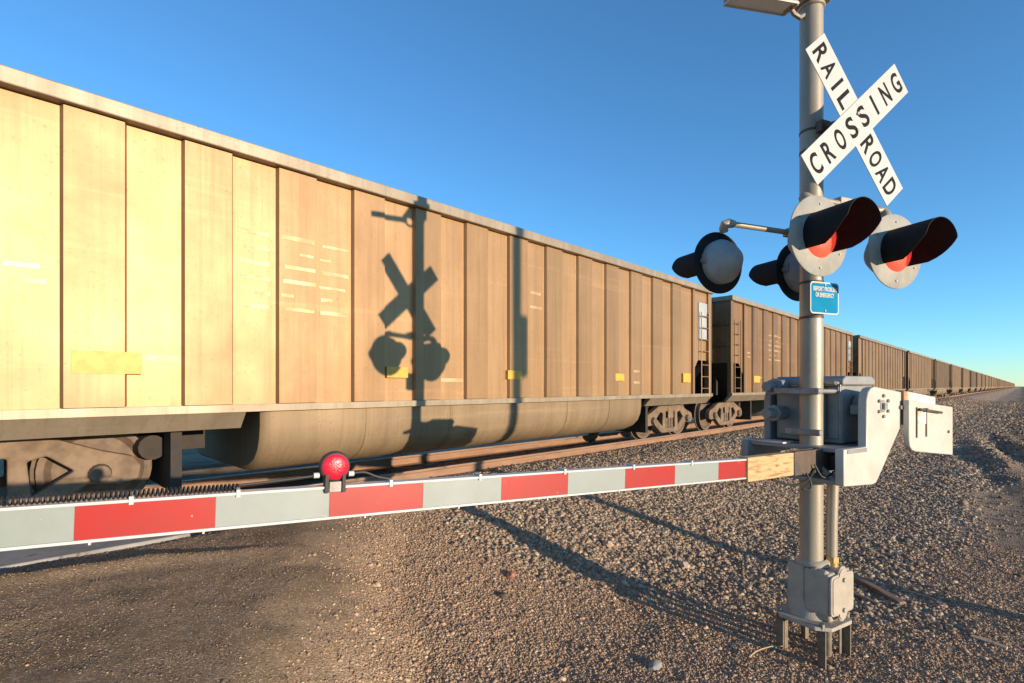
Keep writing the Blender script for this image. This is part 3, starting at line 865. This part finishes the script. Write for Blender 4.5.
for dx, dz in ((.0,.055),(.0,-.06)):
    m.cyl((dx,CB[0]-.012,CB[1]+dz),(dx,CB[0]+.02,CB[1]+dz),.011,n=8)
m.each('bolt', M_dsteel, b2)

# cross arms and lamps
m = MB()
ZA = 3.265
m.tube([(-.40,-.25,ZA),(.40,-.25,ZA)], .022, n=14); m.box(-.06,.06,-.275,-.075,ZA-.045,ZA+.045)
m.build('cross_arm', M_pole, mast, bevel=.006)
m = MB()
m.tube([(-.62,.175,3.185),(.17,.175,3.185)], .020, n=14); m.box(-.05,.05,.07,.21,3.155,3.215)
m.build('cross_arm', M_pole, mast, bevel=.006)
def lamp(x, y, z, face, arm_y, lens, pitch=0, yaw=0, LV=.30, K=1.0, ZA=3.265, sx=None, ex=.42):
    """face = -1 looks at the road users, +1 looks the other way"""
    Mx = Matrix.Translation((x, y, z)) @ Matrix.Rotation(yaw, 4, 'Z') @ Matrix.Rotation(pitch, 4, 'X')
    if face > 0: Mx = Mx @ Matrix.Rotation(math.pi, 4, 'Z')
    Mx = Mx @ Matrix.Diagonal((K, 1, K, 1))
    d = MB()
    d.lathe([(.14,-.004),(.258,-.004),(.265,.0),(.265,.006),(.255,.010),(.14,.010)], (0,0,0), (0,1,0), n=56)
    root = d.build('signal_lamp', M_disc if face < 0 else M_black, mast, M=Mx)
    h = MB()
    h.lathe([(.188,.008),(.188,.055),(.180,.070),(.135,.125),(.085,.172),(.045,.192),(.0,.198)], (0,0,0), (0,1,0), n=40)
    h.build('housing', M_dome, root, M=Mx)
    h = MB()
    for k in range(6):
        a = R(30+60*k)
        h.cyl((.21*math.cos(a),-.010,.21*math.sin(a)),(.21*math.cos(a),.0,.21*math.sin(a)),.007,n=8)
    h.box(.17,.20,.02,.06,-.03,.05); h.cyl((.19,.03,.0),(.205,.03,.0),.022,n=12)
    h.each('latch', M_dsteel, root, M=Mx)
    l = MB()
    l.lathe([(.0,-.055),(.05,-.052),(.09,-.042),(.125,-.025),(.146,-.002),(.146,.012)], (0,0,0), (0,1,0), n=40)
    l.build('lens', lens, root, M=Mx)
    v = MB()
    n = 30
    r = .156
    rings = []
    for ro in (r, r-.004):
        a_, b_ = [], []
        for i in range(n+1):
            th = R(-38)+R(256)*i/n
            up = max(0.0, min(1.0, (math.sin(th)+.70)/.95))
            ln = .04+(LV-.04)*up**ex
            a_.append(v.bm.verts.new((ro*math.cos(th), -.004, ro*math.sin(th))))
            b_.append(v.bm.verts.new((ro*1.0*math.cos(th), -ln, ro*math.sin(th))))
        rings.append((a_, b_))
    for i in range(n):
        (a0,b0),(a1,b1_) = rings
        v._f([a0[i],a0[i+1],b0[i+1],b0[i]]); v._f([a1[i+1],a1[i],b1_[i],b1_[i+1]])
        v._f([b0[i],b0[i+1],b1_[i+1],b1_[i]])
    v.build('visor', M_black, root, M=Mx)
    c = MB()
    sx = sx or (1 if x > 0 else -1)
    dy = arm_y
    c.tube([(x-sx*.06, dy, ZA+.002),(x-sx*.01, dy, ZA+.002),(x+sx*.015, dy+(y-dy)*.1, ZA-.006),(x+sx*.012, dy+(y-dy)*.5-face*.02, ZA-.03),(x, y-face*.06, z+.215)], [.026,.034,.036,.033,.03], n=12)
    c.build('elbow', M_pole, root)
    return root
tag(lamp(-.38,-.36,2.975,-1,-.25,M_lens), 'left front lamp, red lens under a black hood')
tag(lamp(.38,-.36,2.945,-1,-.25,M_lens, yaw=R(-3)), 'right front lamp, red lens under a black hood')
tag(lamp(-.636,.27,2.915,1,.175,M_lens_dim,LV=.37,K=.87,ZA=3.185,ex=.28), 'left rear lamp seen from behind, grey dome and black disc')
tag(lamp(.185,.27,2.915,1,.175,M_lens_dim,LV=.37,K=.90,ZA=3.185,ex=.28), 'right rear lamp half hidden behind the pole')

# blue notice
bs = MB()
def rrect(w, h, r, n=5):
    pts = []
    for cx, cz, a0 in ((w/2-r,h/2-r,0),(-w/2+r,h/2-r,90),(-w/2+r,-h/2+r,180),(w/2-r,-h/2+r,270)):
        for i in range(n+1):
            a = R(a0+90*i/n); pts.append((cx+r*math.cos(a), cz+r*math.sin(a)))
    return pts
ZS = 2.63
bs.prism([(x,z+ZS) for x, z in rrect(.292,.232,.028)], -.108, -.104)
sign = bs.build('notice_plate', M_white, mast)
m = MB(); m.prism([(x,z+ZS) for x, z in rrect(.272,.212,.020)], -.1095, -.1082); m.build('blue_field', M_blue, sign)
SF = lambda dz: Matrix.Translation((0,-.1105,ZS+dz)) @ Matrix.Rotation(R(90),4,'X')
text_mesh('lettering', 'REPORT PROBLEM', .033, .235, M_white, sign, SF(.066), bold=.03)
text_mesh('lettering', 'OR EMERGENCY', .033, .19, M_white, sign, SF(.022), bold=.03)
m = MB(); m.cyl((0,-.115,ZS-.092),(0,-.08,ZS-.092),.007,n=8); m.cyl((0,-.115,ZS+.095),(0,-.08,ZS+.095),.007,n=8); m.each('bolt', M_dsteel, sign)

# foot: flange, junction casting, legs, conduit
m = MB()
o8 = [(-.21,-.13),(-.13,-.21),(.13,-.21),(.21,-.13),(.21,.13),(.13,.21),(-.13,.21),(-.21,.13)]
m.prism(o8, .255, .283, plane='xy')
foot = m.build('base_flange', M_cast, mast, bevel=.006, M=BASE)
m = MB()
for sx in (-1,1):
    for sy in (-1,1): m.cyl((sx*.165,sy*.155,.27),(sx*.165,sy*.155,.305),.019,n=6)
m.each('nut', M_dsteel, foot, M=BASE)
for sx in (-1,1):
    for sy in (-1,1):
        m = MB(); xx, yy = sx*.165, sy*.155
        m.box(xx-.006, xx+.006, yy-.028, yy+.028, -.12, .254); m.box(xx+.0062 if sx < 0 else xx-.05, xx+.05 if sx < 0 else xx-.0062, yy-sy*.028-.005, yy-sy*.028+.005, -.12, .2535)
        m.build('leg', M_leg, mast, M=BASE)
m = MB(); m.cyl((.03,-.09,-.1),(.03,-.09,.254),.028,n=14); m.build('earth_pipe', M_leg, mast, M=BASE)
m = MB()
m.box(-.115,.115,.0,.13,.29,.66)
m.lathe([(.15,.284),(.14,.30),(.12,.34),(.112,.40)], (0,0.02,0), (0,0,1), n=28)
m.lathe([(.112,.66),(.112,.685),(.10,.70),(.085,.705)], (0,0.0,0), (0,0,1), n=28)
sock = m.build('pole_socket', M_cast, mast, bevel=.012, M=BASE)
m = MB()
m.box(-.125,.155,-.185,-.002,.345,.652); m.box(-.07,.11,-.16,-.03,.284,.344)
m.cyl((-.10,-.10,.60),(-.10,-.06,.665),.03,n=12); m.cyl((-.10,-.165,.64),(-.10,-.05,.64),.028,n=14)
jb = m.build('junction_box', M_cast, mast, bevel=.016, M=BASE)
m = MB()
def cover(x0,x1,z0,z1,r):
    cx = (x0+x1)/2; rr = .052
    pts = []
    for i in range(4): a = R(180+90*i/3); pts.append((x0+r+r*math.cos(a), z0+r+r*math.sin(a)))
    for i in range(9): a = R(180+180*i/8); pts.append((cx+rr*math.cos(a), z0-.004+rr*math.sin(a)))
    for i in range(4): a = R(270+90*i/3); pts.append((x1-r+r*math.cos(a), z0+r+r*math.sin(a)))
    for i in range(4): a = R(0+90*i/3); pts.append((x1-r+r*math.cos(a), z1-r+r*math.sin(a)))
    for i in range(9): a = R(0+180*i/8); pts.append((cx+rr*math.cos(a), z1+.004+rr*math.sin(a)))
    for i in range(4): a = R(90+90*i/3); pts.append((x0+r+r*math.cos(a), z1-r+r*math.sin(a)))
    return pts
m.prism(cover(-.135,.165,.355,.640,.03), -.205, -.187)
cv = m.build('cover_plate', M_cast, jb, bevel=.006, M=BASE)
m = MB(); m.prism(cover(-.12,.15,.37,.625,.025), -.211, -.2055); m.cyl((.015,-.225,.60),(.015,-.21,.60),.018,n=6); m.cyl((.015,-.225,.385),(.015,-.21,.385),.018,n=6)
m.build('cover_panel', M_cast, jb, bevel=.003, M=BASE)
m = MB(); m.tube([(.085,-.09,.72),(.087,-.09,.95),(.10,-.09,1.20),(.115,-.09,1.34)], .039, n=18)
cond = m.build('conduit', M_pole, mast, M=BASE)
m = MB(); m.cyl((.085,-.09,.655),(.085,-.09,.685),.045,n=20); m.cyl((.085,-.09,.6855),(.085,-.09,.725),.047,n=6)
m.build('conduit_nut', M_brass, cond, M=BASE)

# ------------------------------------------------------------------ the gate
gate = thing('crossing_gate', 'lowered red and white crossing gate arm with its grey drive box and counterweights', 'gate', (POLE[0], POLE[1], 0), GATE_ROT)
def side_plate(y0, y1, name, mat):
    out = [(-.20,1.31),(.18,1.288),(.235,1.295),(.275,1.335),(.61,1.69),(.61,1.945),(.22,1.985),(.165,1.975),(.125,1.945),(.103,1.89),(.10,1.56),(-.20,1.56)]
    m = MB(); m.prism(out, y0, y1); return m.build(name, mat, gate, bevel=.007)
sp = side_plate(-.33, -.27, 'side_plate', M_wpaint)
m = MB()
for k in range(6):
    a = R(60*k+30); cx, cz = .331+.075*math.cos(a), 1.844+.075*math.sin(a)
    m.cyl((cx,-.343,cz),(cx,-.33,cz),.013,n=6)
m.box(.331-.022,.331+.022,-.352,-.33,1.844-.022,1.844+.022)
m.cyl((.585,-.345,1.83),(.585,-.33,1.83),.016,n=6)
m.each('bolt', M_dsteel, sp)
side_plate(.39, .45, 'side_plate', M_gpaint)
m = MB(); m.box(.13,.58,-.15,.36,1.562,1.995)
box = m.build('drive_box', M_gpaint, gate, bevel=.015)
m = MB(); m.prism([(.12,1.997),(.59,1.997),(.59,2.035),(.54,2.065),(.17,2.065),(.12,2.035)], -.165, .375); m.build('lid', M_gpaint, box, bevel=.01)
m = MB(); m.box(.116,.129,-.135,-.055,1.60,1.985); m.box(.116,.129,-.035,.33,1.60,1.985)
m.build('door_panel', M_gpaint, box, bevel=.004)
m = MB(); m.tube([(.112,-.147,2.0),(.105,-.150,1.9),(.110,-.146,1.8),(.106,-.149,1.7),(.112,-.147,1.58)], .006, n=6)
m.box(.05,.12,-.14,.0,2.004,2.022); m.cyl((.07,-.14,2.012),(.07,.02,2.012),.014,n=10)
m.each('latch', M_dsteel, box)
m = MB(); m.box(.585,.70,-.13,.30,1.62,1.92); m.build('motor_cover', M_wpaint, box, bevel=.03)
m = MB(); m.cyl((.331,-.335,1.844),(.331,.52,1.844),.045,n=20); m.cyl((.331,-.268,1.844),(.331,-.16,1.844),.085,n=20); m.box(.2,.30,-.26,-.17,1.78,1.85)
m.build('main_shaft', M_gpaint, gate, bevel=.004)
# clamp on the pole
m = MB()
m.box(-.125,-.085,-.13,.22,1.93,1.975); m.cyl((-.15,-.115,1.952),(.12,-.115,1.952),.017,n=10); m.cyl((-.155,-.115,1.952),(-.126,-.115,1.952),.028,n=6)
m.box(-.125,-.085,-.13,.13,1.63,1.675)
m.each('pole_clamp', M_dsteel, gate, bevel=.006)
for zz in (1.985, 1.775):
    m = MB(); m.cyl((-.12,.285,zz),(.12,.285,zz),.040,n=20); m.cyl((-.03,.285,zz),(.01,.285,zz),.066,n=8); m.cyl((.01,.285,zz),(.125,.285,zz),.055,n=20)
    m.build('clamp_bolt', M_gpaint, gate, bevel=.004)
# shelf under the box
m = MB(); m.prism([(-.16,-.335),(.098,-.335),(.098,-.262),(.60,-.262),(.60,.385),(.098,.385),(.098,.47),(-.16,.47)], 1.528, 1.555, plane='xy'); sh = m.build('shelf', M_gpaint, gate, bevel=.004)
m = MB(); m.box(-.158,-.10,.40,.46,1.43,1.527); m.build('angle', M_gpaint, sh)
m = MB(); m.box(-.165,-.02,.12,.475,1.5565,1.566); m.build('rusty_strip', M_rustplate, sh)
m = MB(); m.tube([(-.13,-.03,1.52),(-.17,-.26,1.33)], .017, n=6); m.build('brace', M_gpaint, gate)
m = MB(); m.box(-.195,.05,-.27,.39,1.312,1.34); m.build('cross_plate', M_gpaint, gate, bevel=.004)
# counterweights
m = MB(); m.prism([(.60,1.885),(1.36,1.818),(1.36,1.425),(.71,1.495),(.65,1.51),(.612,1.54),(.60,1.60)], -.385, -.345)
cw = m.build('counterweight', M_wpaint, gate, bevel=.006)
m = MB()
m.cyl((.72,-.402,1.815),(1.10,-.402,1.78),.010,n=8); m.box(.705,.718,-.392,-.386,1.60,1.83); m.box(.865,.878,-.392,-.386,1.60,1.82); m.cyl((.83,-.415,1.805),(.83,-.386,1.805),.016,n=6)
m.cyl((1.27,-.392,1.62),(1.27,-.386,1.62),.012,n=10)
m.each('handle', M_steel, cw)
m = MB(); m.box(.720,.863,-.3905,-.3855,1.70,1.80); m.build('shim', M_rustplate, cw)
m = MB(); m.prism([(.625,1.955),(1.16,1.90),(1.16,1.64),(.625,1.70)], -.342, -.285)
tag(m.build('counterweight', M_rustplate, gate, bevel=.006), 'rust streaked counterweight behind the white one')
m = MB(); m.prism([(.58,1.95),(1.05,1.90),(1.05,1.64),(.58,1.70)], .455, .52); m.build('counterweight', M_gpaint, gate, bevel=.006)
# arm bracket, wooden shear block
TILT = math.atan(.0305)
ARM = Matrix.Translation((-1.0,-.135,1.473)) @ Matrix.Rotation(math.pi, 4, 'Z') @ Matrix.Rotation(-TILT, 4, 'Y')   # u outwards
# (after the half turn local -y faces away from the signal's front, so use +y for the road side)
m = MB(); m.box(-.50,.12,-.170,-.155,1.385,1.548); m.box(-.50,.12,-.115,-.100,1.385,1.548); m.box(-.499,.12,-.154,-.116,1.50,1.512); m.box(-.06,.1,-.27,-.166,1.40,1.50)
m.build('arm_bracket', M_steel, gate, bevel=.004)
m = MB(); m.box(-.995,-.505,-.168,-.102,1.390,1.543)
m.build('wooden_block', M_pine, gate, bevel=.005)
m = MB()
m.cable([(-.75,-.17,1.385),(-.62,-.19,1.345),(-.50,-.20,1.335),(-.36,-.19,1.36),(-.28,-.18,1.42)], .008, n=6)
m.cable([(-.40,-.19,1.40),(-.36,-.20,1.33),(-.40,-.21,1.29),(-.46,-.20,1.30)], .006, n=6)
m.cable([(-.30,-.19,1.45),(-.24,-.22,1.36),(-.10,-.24,1.42),(-.02,-.25,1.50)], .006, n=6)
m.each('cable', M_rubber, gate)
m = MB()
HA, LA = .125, 5.6
m.box(0, LA, -.019, .019, -HA/2+.004, HA/2-.004)
m.box(0, LA, -.024, .026, HA/2-.010, HA/2); m.box(0, LA, -.024, .026, -HA/2, -HA/2+.010)
arm = m.build('arm', M_alu, gate, bevel=.0015, segs=1, M=ARM)
u, red, ln = .004, True, .256
while u < LA-.05:
    u1 = min(LA-.004, u+ln-.001)
    m = MB(); m.box(u, u1, .0195, .0215, -HA/2+.0105, HA/2-.0105); m.box(u, u1, -.0215, -.0195, -HA/2+.0105, HA/2-.0105)
    m.build('red_stripe' if red else 'white_stripe', M_redsheet if red else M_whsheet, arm, M=ARM, smooth=0)
    u, red, ln = u1+.001, not red, .3725
m = MB()
for q in (.50,.95,1.40,1.86,2.26,2.80,3.10,3.62):
    m.box(q-.006, q+.006, -.027, .030, HA/2-.016, HA/2+.010)
    m.box(q-.003+.1, q+.003+.1, -.027, .0285, -HA/2-.006, -HA/2+.008)
m.each('clip', M_alu, arm, M=ARM)
# red lamp on the arm
U0 = 2.476
m = MB(); zc = HA/2+.072
m.lathe([(.030,-.03),(.054,-.022),(.058,.0),(.054,.022),(.030,.03)], (U0,0,zc), (0,1,0), n=32, cap0=True, cap1=True)
al = m.build('arm_lamp', M_rubber, arm, M=ARM)
for sg in (-1, 1):
    m = MB(); m.lathe([(.0,.036*sg),(.02,.0355*sg),(.036,.032*sg),(.047,.026*sg),(.0525,.018*sg)], (U0,0,zc), (0,1,0), n=32); m.build('lens', M_lens_dim, arm, M=ARM)
m = MB(); m.box(U0-.022,U0+.022,-.030,.032,HA/2-.022,HA/2+.018); m.build('lamp_box', M_dsteel, arm, bevel=.002, M=ARM)
m = MB()
for dx in (-.031,.031):
    m.box(U0+dx-.006,U0+dx+.006,-.012,.034,HA/2-.024,HA/2+.045); m.cyl((U0+dx,.030,HA/2-.012),(U0+dx,.038,HA/2-.012),.009,n=6)
m.each('lamp_clamp', M_rubber, arm, M=ARM)
m = MB()
for dx in (-.064,.064): m.cyl((U0+dx-.01,.0,zc-.032),(U0+dx+.01,.0,zc-.032),.0105,n=12)
m.each('cable_gland', M_alu, arm, M=ARM)
# coiled and straight cable
m = MB()
pts = []
turns, u0, u1 = 215, 2.80, 5.4
for i in range(turns*10+1):
    a = 2*math.pi*i/10
    uu = u0+(u1-u0)*i/(turns*10)
    pts.append((uu, .004+.0115*math.cos(a), HA/2+.0145+.0115*math.sin(a)))
m.tube(pts, .0031, n=5)
m.cable([(2.81,.0,HA/2+.02),(2.70,.0,HA/2+.026),(2.55,.0,zc-.034)], .005, n=6)
m.cable([(2.41,.0,zc-.032),(2.36,.0,zc-.030),(2.31,.0,HA/2+.022),(2.26,.0,HA/2+.010)], .005, n=6)
m.each('cable', M_rubber, arm, M=ARM)

# ------------------------------------------------------------------ the post outside the frame whose shadow falls on train and gravel
sx, sy = 6.62, -7.0
post = thing('signal_post', 'tall steel post standing behind the viewer, its shadow on the train', 'post', (sx, sy, hz(sx, sy)-.05), R(-10))
m = MB(); m.cyl((0,0,0),(0,0,7.6),.10,n=24); m.build('pole', M_pole, post)
m = MB(); m.box(.03,.24,-.16,.16,3.85,4.85); m.build('equipment_box', M_gpaint, post, bevel=.04)
m = MB(); m.box(-.2,.2,-.2,.2,0,.08); m.build('base_plate', M_cast, post, bevel=.01)

# ------------------------------------------------------------------ odds and ends on the gravel
def timber(p0, p1, w, h, label, mat=M_oldwood, name='timber', cat='timber'):
    (a, b), (c, d) = p0, p1
    L = math.hypot(c-a, d-b); rz = math.atan2(d-b, c-a)
    m = MB(); m.box(-L/2, L/2, -w/2, w/2, -h*.35, h*.65)
    for v in m.bm.verts: v.co += Vector((random.uniform(-.01,.01), random.uniform(-.15,.15)*w, random.uniform(-.1,.1)*h))
    o = m.build(name, mat, None, bevel=min(w,h)*.12)
    o.location = ((a+c)/2, (b+d)/2, hz((a+c)/2, (b+d)/2)); o.rotation_euler = (0, math.atan2(hz(a,b)-hz(c,d), L), rz)
    return tag(o, label, cat)
def gp(px, py, H):
    """ground point under a pixel, for laying out the litter"""
    z = 514*H/(py-386); x = (px-512)/514*z
    fx, fy = -math.sin(YAW), math.cos(YAW)
    return (z*fx+x*fy, z*fy-x*fx)
timber(gp(903,597,1.93), gp(852,574,1.93), .085, .085, 'dark weathered timber lying on ballast just behind the mast foot')
timber(gp(880,602,1.95), gp(848,588,1.95), .05, .05, 'thin dark splintered board lying beside the thicker timber')
timber(gp(1008,641,1.95), gp(972,630,1.95), .045, .018, 'pale split board lying on gravel at the right edge', M_palewood, 'board', 'board')
timber(gp(866,487,1.85), gp(905,497,1.85), .05, .02, 'pale stick lying on the ballast below the counterweight', M_palewood, 'stick', 'stick')
def rock(p, r, label, mat, name='rock', cat='rock', flat=.6):
    m = MB(); bmesh.ops.create_icosphere(m.bm, subdivisions=2, radius=1)
    for v in m.bm.verts:
        f = 1+random.uniform(-.16,.16); v.co = Vector((v.co.x*r*1.25*f, v.co.y*r*.8*f, v.co.z*r*flat*f))
    o = m.build(name, mat, None, smooth=25); o.location = (p[0], p[1], hz(*p)+r*flat*.3); o.rotation_euler = (.1, .15, random.uniform(0,3))
    return tag(o, label, cat)
rock(gp(684,554,1.80), .075, 'flat pinkish stone lying alone on the grey ballast', M_rock)
rock(gp(511,578,1.80), .055, 'broken red brick lump on gravel beside the mast shadow', M_brick, 'brick_lump', 'brick')
rock(gp(608,541,1.75), .07, 'flat tan stone half sunk in ballast between the two shadows', M_rock)
rock(gp(502,600,1.85), .05, 'dark dirt clod on the brown gravel', M_tie, 'dirt_clod', 'clod')
rock(gp(655,665,1.95), .05, 'grey rounded clod on gravel at the bottom edge', M_conc, 'clod', 'clod')
def straw(p0, p1, label, r=.004):
    pts = []
    for i in range(6):
        f = i/5; a = p0[0]+(p1[0]-p0[0])*f; b = p0[1]+(p1[1]-p0[1])*f
        pts.append((a, b+.01*math.sin(f*5), hz(a, b)+.02+.05*f*(1-f)*4*.5))
    m = MB(); m.tube(pts, [r*(1-.6*i/5) for i in range(6)], n=6)
    return tag(m.build('dry_stalk', M_straw, None), label, 'stalk')
straw(gp(749,653,1.93), gp(784,640,1.93), 'dry straw stalk lying left of the mast foot', .006)
straw(gp(905,585,1.93), gp(940,597,1.93), 'dry straw stalk lying right of the dark timber', .006)

# ------------------------------------------------------------------ light, sky, camera
w = bpy.data.worlds.new('World'); scene.world = w; w.use_nodes = True
nt = w.node_tree
bg = nt.nodes['Background']
sky = nt.nodes.new('ShaderNodeTexSky'); sky.sky_type = 'NISHITA'; sky.sun_disc = False
sky.sun_elevation = SUN_EL; sky.sun_rotation = math.pi-0.05
sky.altitude = 2500; sky.air_density = 1.12; sky.dust_density = 0.0; sky.ozone_density = 4.2
tint = nt.nodes.new('ShaderNodeMix'); tint.data_type = 'RGBA'; tint.blend_type = 'MULTIPLY'
tint.inputs['Factor'].default_value = 1.0; tint.inputs[7].default_value = (0.90, 0.98, 0.90, 1)
nt.links.new(sky.outputs[0], tint.inputs[6]); nt.links.new(tint.outputs[2], bg.inputs[0]); bg.inputs[1].default_value = 0.15
sd = bpy.data.lights.new('sun', 'SUN'); sd.energy = 2.8; sd.angle = R(0.5); sd.color = (1.0, 0.81, 0.59)
so = bpy.data.objects.new('sun', sd); COL.objects.link(so)
dirv = Vector((SUN_H[0], SUN_H[1], -math.tan(SUN_EL)))
so.rotation_euler = dirv.to_track_quat('-Z', 'Y').to_euler(); so.location = (0, -20, 20)

cd = bpy.data.cameras.new('camera'); cam = bpy.data.objects.new('camera', cd); COL.objects.link(cam)
cd.sensor_width = 36; cd.lens = 36*514/1024; cd.shift_y = 44.5/1024
cd.clip_start = 0.05; cd.clip_end = 6000
cam.location = (0, 0, CAM_H); cam.rotation_euler = (R(90), 0, YAW)
scene.camera = cam
scene.view_settings.view_transform = 'Standard'; scene.view_settings.look = 'None'
scene.view_settings.exposure = 1.36; scene.view_settings.gamma = 1.0
scene.render.film_transparent = False
